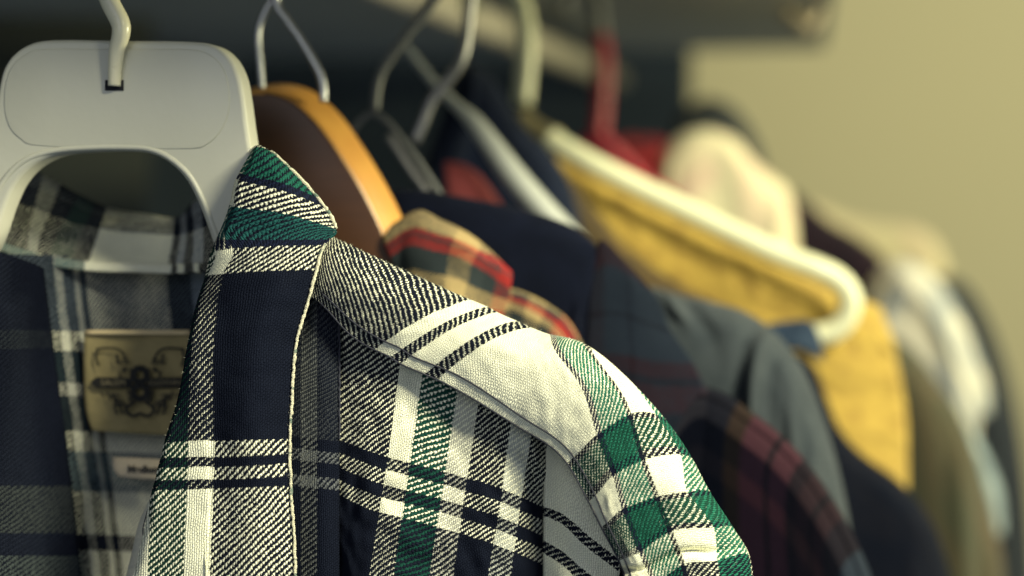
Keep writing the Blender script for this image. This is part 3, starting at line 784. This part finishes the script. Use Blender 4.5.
# grey hoodie
m_gh = cloth('grey_jersey', (.041, .050, .057), (.031, .039, .046), .02, .5, .3, .5)
def hood(s, t):
    up = 1 / (1 + math.exp(-(t - 6) / 5))
    a = -5.0 * math.exp(-((s - 62 - t * .55) / 8) ** 2) * math.exp(-((t - 24) / 34) ** 2)
    a += 3.0 * math.exp(-((s - 82 - t * .55) / 9) ** 2) * math.exp(-((t - 30) / 40) ** 2)
    a += -3.6 * math.exp(-((s - 186 + t * .10) / 5) ** 2) * up
    a += 2.2 * math.exp(-((s - 170 + t * .10) / 9) ** 2) * up + 1.8 * math.exp(-((s - 204) / 9) ** 2) * up
    return a + noise.noise(Vector((s * .02, t * .01, 3))) * 3
hd_root, hd_L = garment('sweatshirt', 'smoky grey jersey sweatshirt sloping down under the yellow garment', 'sweatshirt',
        [(600, 300, 735), (632, 286, 735), (655, 288, 733), (680, 295, 731), (712, 302, 728), (745, 312, 725), (772, 330, 722), (795, 356, 720), (812, 388, 719), (826, 426, 719), (838, 468, 719), (848, 515, 720), (856, 580, 722), (862, 700, 724)],
        m_gh, part='body', thick=22, step=5, disp=lambda a, b_: 1.9 * hood(a, b_))

# yellow garment on a white tube hanger
m_yl = cloth('yellow_pile', (.39, .27, .058), (.19, .115, .03), .05, 1.5, .4, .35, .42, .80)
yg = thing('sweater', 'mustard yellow fleece sweater hanging on the white tube hanger', 'sweater', at(760, 300, 900))
YP = [[(520, 150, 905), (560, 158, 902), (620, 186, 898), (700, 224, 894), (780, 262, 890), (840, 292, 892), (880, 306, 900)],
      [(520, 165, 900), (560, 172, 897), (620, 200, 892), (700, 238, 888), (780, 278, 884), (842, 305, 886), (888, 326, 896)],
      [(520, 230, 895), (560, 230, 890), (620, 250, 884), (695, 280, 880), (775, 318, 876), (842, 345, 880), (898, 366, 892)],
      [(520, 320, 895), (560, 320, 890), (620, 330, 884), (695, 345, 880), (775, 370, 876), (842, 395, 880), (906, 410, 892)],
      [(520, 420, 895), (560, 420, 890), (620, 420, 884), (700, 430, 880), (790, 440, 876), (858, 450, 880), (908, 462, 892)],
      [(520, 500, 895), (560, 500, 890), (640, 500, 884), (740, 500, 880), (850, 480, 876), (886, 480, 882), (908, 492, 892)]]
Lat(YP, [0, 40, 105, 190, 280, 345, 395], [-14, 0, 60, 130, 215, 270], disp=wrinkle(3.5, .010, .016, 101, 1.5, .06)).mesh('body', m_yl, yg, step=7, thick=.003)
tubew = plastic('white_tube_plastic', (.70, .70, .46), .35, 30, .04, .05)
th_ = thing('clothes_hanger', 'white tubular plastic hanger laid over the yellow sweater, its end curled under', 'hanger', at(700, 220, 890))
tube('hanger_bar', [at(548, 138, 884), at(566, 149, 882), at(600, 168, 878), at(660, 198, 874), at(720, 227, 870), at(780, 255, 866), at(815, 268, 864), at(838, 280, 864), at(850, 298, 864), at(846, 318, 866), at(832, 332, 868), at(812, 336, 870)], .0061, tubew, th_, seg=16, res=6)
tube('hook', [at(470, 12, 905), at(472, -14, 905), at(495, -22, 905), at(516, -6, 905), at(525, 22, 905), at(526, 60, 905), at(522, 104, 905)], .0056, tubew, th_, seg=14)
gb = plastic('brass_clip', (.35, .30, .16), .35, 60, .2, .2, Metallic=.5)
tube('hook_collar', [at(518, 118, 905), at(534, 132, 903), at(556, 142, 896)], .0075, gb, th_, seg=12)
# blue cloth peeping under the tube end
m_bl = cloth('slate_blue_cotton', (.025, .040, .066), None, .03, .5, .2)
bl = Lat([[(745, 330, 800), (780, 322, 800), (815, 326, 802), (822, 345, 806)], [(745, 338, 798), (780, 336, 798), (808, 340, 800), (822, 352, 806)], [(750, 350, 798), (785, 350, 798), (812, 352, 800), (824, 362, 806)]], [0, 35, 70, 85], [0, 20, 90])
blo = bl.mesh('shirt_sleeve', m_bl, None, step=5, thick=.0015)
tag(blo, 'slate blue cotton sleeve showing between grey sweatshirt and white hanger end', 'sleeve')
# dark coat below the yellow one
garment('coat', 'near black coat falling below the yellow sweater at the lower right', 'coat',
        [(740, 380, 835), (790, 352, 838), (812, 364, 838), (826, 396, 838), (840, 430, 838), (864, 456, 838), (890, 474, 838), (914, 496, 838), (934, 526, 838), (948, 566, 840), (955, 660, 842), (958, 760, 844)],
        cloth('black_wool', (.004, .0055, .011), (.006, .007, .012), .03, .6, .05), part='body', thick=12, step=9, disp=wrinkle(3, .02, .01, 111))

garment('cardigan', 'added dark brown cardigan standing for the shade at the lower left of the yellow sweater', 'cardigan',  # added garment, its dark cloth stands in for shade on the yellow
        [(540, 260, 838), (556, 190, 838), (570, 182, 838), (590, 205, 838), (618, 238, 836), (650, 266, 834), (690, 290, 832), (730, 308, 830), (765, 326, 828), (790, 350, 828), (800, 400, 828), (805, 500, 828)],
        cloth('brown_shade_cloth', (.050, .038, .022), (.09, .06, .025), .02, .8, .1), part='body', thick=8, step=8, drop=300)

# ---------------------------------------------------------------- hangers in the middle
dkw = plastic('dark_wire', (.12, .125, .12), .5, 80, .2, .1, Metallic=.4)
h1 = thing('clothes_hanger', 'dark grey wire hanger, its hook the leftmost of the blurred ones', 'hanger', at(375, 120, 690))
tube('hook', [at(395, -40, 700), at(430, -55, 700), at(448, -25, 700), at(428, 8, 700), at(402, 42, 698), at(380, 76, 696), at(374, 112, 694)], .0021, dkw, h1, seg=10)
tube('hanger_bar', [at(300, 200, 690), at(345, 140, 692), at(374, 114, 694), at(410, 150, 690), at(450, 210, 686)], .0015, dkw, h1, seg=10)
chrome = plastic('brushed_chrome', (.24, .24, .24), .38, 80, .2, .1, Metallic=.85)
h2 = thing('clothes_hanger', 'chromed steel hanger with a bent hook catching a warm glint', 'hanger', at(430, 130, 735))
tube('hook', [at(432, -25, 735), at(452, -45, 735), at(470, -28, 735), at(468, 20, 735), at(462, 58, 733), at(448, 80, 731), at(432, 100, 730), at(422, 124, 729), at(414, 142, 729)], .0025, chrome, h2, seg=12)
tube('hanger_bar', [at(388, 136, 722), at(396, 148, 721), at(412, 172, 719), at(430, 196, 717), at(450, 222, 715)], .0018, chrome, h2, seg=10)
greyp = plastic('pale_grey_plastic', (.38, .40, .36), .4, 40, .06, .1)
h3 = thing('clothes_hanger', 'pale grey plastic hanger arm sloping down into the black sweater', 'hanger', at(500, 150, 770))
tube('hanger_bar', [at(405, 46, 785), at(430, 78, 782), at(455, 104, 780), at(474, 122, 777), at(492, 146, 772), at(514, 176, 768), at(545, 212, 764), at(580, 250, 760)], .005, greyp, h3, seg=12, radii=[.0016, .0019, .0024, .0040, .0050, .0058, .0060, .0062])
# salmon garment under the grey arm
m_sal = cloth('salmon_cotton', (.24, .055, .055), (.20, .05, .05), .03, .5, .2)
sal = Lat([[(444, 162, 790), (458, 163, 788), (476, 172, 788), (492, 190, 790)], [(446, 180, 785), (462, 182, 783), (482, 190, 783), (502, 206, 786)], [(448, 240, 785), (466, 240, 783), (490, 240, 783), (515, 245, 786)]], [0, 16, 34, 54], [0, 18, 70])
so = sal.mesh('blouse', m_sal, None, step=4, thick=.0015); tag(so, 'small patch of salmon red blouse under the pale grey hanger arm', 'blouse')
# navy garment between
garment('jacket', 'dark navy jacket hanging between the grey hanger arm and white hook', 'jacket',
        [(400, 240, 830), (430, 150, 832), (452, 92, 834), (468, 66, 836), (486, 72, 838), (506, 100, 838), (524, 126, 836), (548, 150, 834), (566, 176, 832), (580, 215, 830), (590, 260, 830), (596, 330, 830)],
        cloth('navy_wool', (.012, .017, .034), (.008, .011, .020), .02, .6, .1), part='body', thick=10, step=8, drop=300)
# red hanger
redp = plastic('red_plastic', (.30, .010, .022), .4, 40, .06, .1)
h4 = thing('clothes_hanger', 'bright red plastic hanger with straight hook beside the white one', 'hanger', at(600, 130, 1060))
tube('hook', [at(560, 10, 1060), at(572, -12, 1060), at(590, -14, 1060), at(597, 10, 1060), at(601, 44, 1060)], .0060, dkw, h4, seg=12)
tube('hook_sleeve', [at(600, 36, 1060), at(603, 60, 1060), at(602, 96, 1060), at(599, 138, 1060)], .0062, redp, h4, seg=12)
tube('hanger_bar', [at(560, 170, 1080), at(584, 146, 1075), at(604, 142, 1075), at(640, 178, 1085), at(690, 210, 1090), at(740, 240, 1090)], .0055, redp, h4, seg=12)
m_rg = cloth('red_knit', (.30, .03, .03), (.06, .02, .025), .04, 1, .2, .5, .45, .6)
garment('sweater', 'red knitted sweater in the shade next to the pink cream one', 'sweater',
        [(590, 190, 1130), (604, 150, 1132), (622, 138, 1134), (645, 137, 1136), (668, 142, 1136), (690, 165, 1134), (705, 200, 1132), (715, 260, 1130)], m_rg, part='body', thick=12, step=7, drop=200)

# pink-cream garment, maroon, beige, white-blue, olive, dark edge
m_pk = cloth('pink_cream_fleece', (.64, .60, .38), (.60, .45, .33), .015, .8, .3, .4)
garment('sweater', 'pinkish cream fleece top with rounded shoulder against the wall', 'sweater',
        [(640, 260, 1120), (656, 190, 1120), (664, 152, 1118), (684, 134, 1115), (712, 130, 1112), (736, 140, 1108), (752, 160, 1104), (770, 176, 1100), (786, 188, 1097), (792, 205, 1095), (796, 240, 1094), (800, 320, 1094)],
        m_pk, part='body', thick=22, step=7, drop=330, disp=wrinkle(7, .02, .012, 121))
m_mr = cloth('maroon_knit', (.010, .007, .011), (.014, .008, .012), .02, .8, .1)
garment('cardigan', 'very dark maroon cardigan between the cream top and beige shoulder', 'cardigan',
        [(700, 330, 1165), (745, 250, 1165), (775, 205, 1162), (792, 192, 1160), (806, 202, 1157), (830, 222, 1154), (858, 238, 1150), (880, 256, 1147), (896, 280, 1145), (905, 330, 1145), (912, 420, 1145)],
        m_mr, part='body', thick=16, step=8, drop=360)
m_bg = cloth('beige_cotton', (.38, .345, .20), (.38, .31, .20), .02, .5, .3)
garment('shirt', 'pale beige shirt whose shoulder nearly blends into the wall', 'shirt',
        [(740, 330, 1400), (770, 230, 1400), (792, 200, 1398), (815, 204, 1394), (845, 216, 1390), (880, 222, 1386), (912, 226, 1382), (935, 240, 1378), (946, 262, 1376), (954, 300, 1375), (960, 380, 1375)],
        m_bg, part='body', thick=18, step=8, drop=330)
m_wb = cloth('white_washed_denim', (.52, .49, .38), (.18, .21, .23), .014, .8, .2, .4, .40, .62)
garment('blouse', 'whitish blue mottled blouse between maroon cardigan and olive coat', 'blouse',
        [(840, 420, 1080), (862, 320, 1080), (874, 278, 1078), (890, 262, 1076), (912, 262, 1074), (936, 278, 1072), (956, 306, 1070), (974, 344, 1068), (984, 372, 1068), (990, 396, 1068), (990, 415, 1070)],
        m_wb, part='body', thick=20, step=6, drop=170, disp=wrinkle(6, .02, .015, 131))
m_ol = cloth('olive_canvas', (.044, .047, .029), (.066, .052, .030), .012, .7, .3)
garment('coat', 'olive green canvas coat with softly lit sleeve, right of the yellow sweater', 'coat',
        [(820, 520, 1005), (850, 380, 1005), (872, 330, 1003), (890, 334, 1001), (915, 352, 998), (938, 382, 995), (958, 410, 993), (975, 450, 992), (990, 500, 992), (1002, 560, 993), (1008, 640, 994), (1010, 740, 995)],
        m_ol, part='body', thick=24, step=8, disp=wrinkle(9, .015, .006, 141))
m_lb = cloth('pale_blue_cotton', (.26, .32, .33), (.10, .13, .15), .02, .6, .2)
garment('shirt', 'pale blue grey shirt showing as a thin stripe beside the olive coat', 'shirt',
        [(930, 520, 1040), (945, 440, 1040), (956, 416, 1038), (970, 428, 1036), (984, 450, 1034), (998, 482, 1033), (1003, 512, 1033), (1003, 535, 1033)],
        m_lb, part='body', thick=12, step=6, drop=155)
m_dk = cloth('charcoal_wool', (.020, .024, .028), (.014, .017, .022), .015, .8, .2)
garment('coat', 'charcoal coat closing the row at the right edge against the wall', 'coat',
        [(880, 420, 1300), (905, 330, 1300), (925, 290, 1298), (945, 275, 1296), (965, 285, 1293), (985, 315, 1290), (1000, 350, 1287), (1014, 400, 1285), (1026, 470, 1284), (1034, 560, 1284), (1040, 700, 1284)],
        m_dk, part='body', thick=22, step=9)

garment('jacket', 'dark grey jacket almost hidden behind the pinkish cream fleece top', 'jacket',
        [(650, 240, 1250), (668, 150, 1250), (682, 112, 1250), (705, 98, 1250), (728, 104, 1248), (746, 122, 1246), (760, 150, 1245), (770, 200, 1245), (775, 300, 1245)],
        cloth('dark_grey_wool', (.03, .034, .034), (.022, .026, .03), .02, .8, .2), part='body', thick=12, step=9, drop=200)

# ---------------------------------------------------------------- rail and shelf
RL = CAMPOS + ROT @ Vector(((400 - 512) * .8 / F, (288 + 12) * .8 / F, -.8))
rail = tube('clothes_rail', [Vector((RL.x, .30, RL.z)), Vector((RL.x, 1.748, RL.z))], .0125, rail_m, None, seg=20, res=1)
tag(rail, 'round cream enamelled clothes rail running away behind the hanger hooks', 'rail')
sh = box('shelf', (-.714, .35, CAMPOS.z + .1255), (.024, 1.70, CAMPOS.z + .1435), shelf_m, None, bevel=.002)
brk = plastic('tan_bracket_paint', (.34, .28, .17), .6, 30, .15, .1)
tube('shelf_bracket', [at(762, -22, 1200), at(776, -2, 1200), at(792, 16, 1200), at(808, 26, 1200), at(817, 12, 1200), at(819, -20, 1200)], .0050, brk, sh, seg=12)
tag(sh, 'grey painted shelf over the clothes rail, seen from below', 'shelf')

for o in SC.objects:
    if o.parent is None and o.get('category') == 'hanger': o['group'] = 'hangers on the clothes rail'
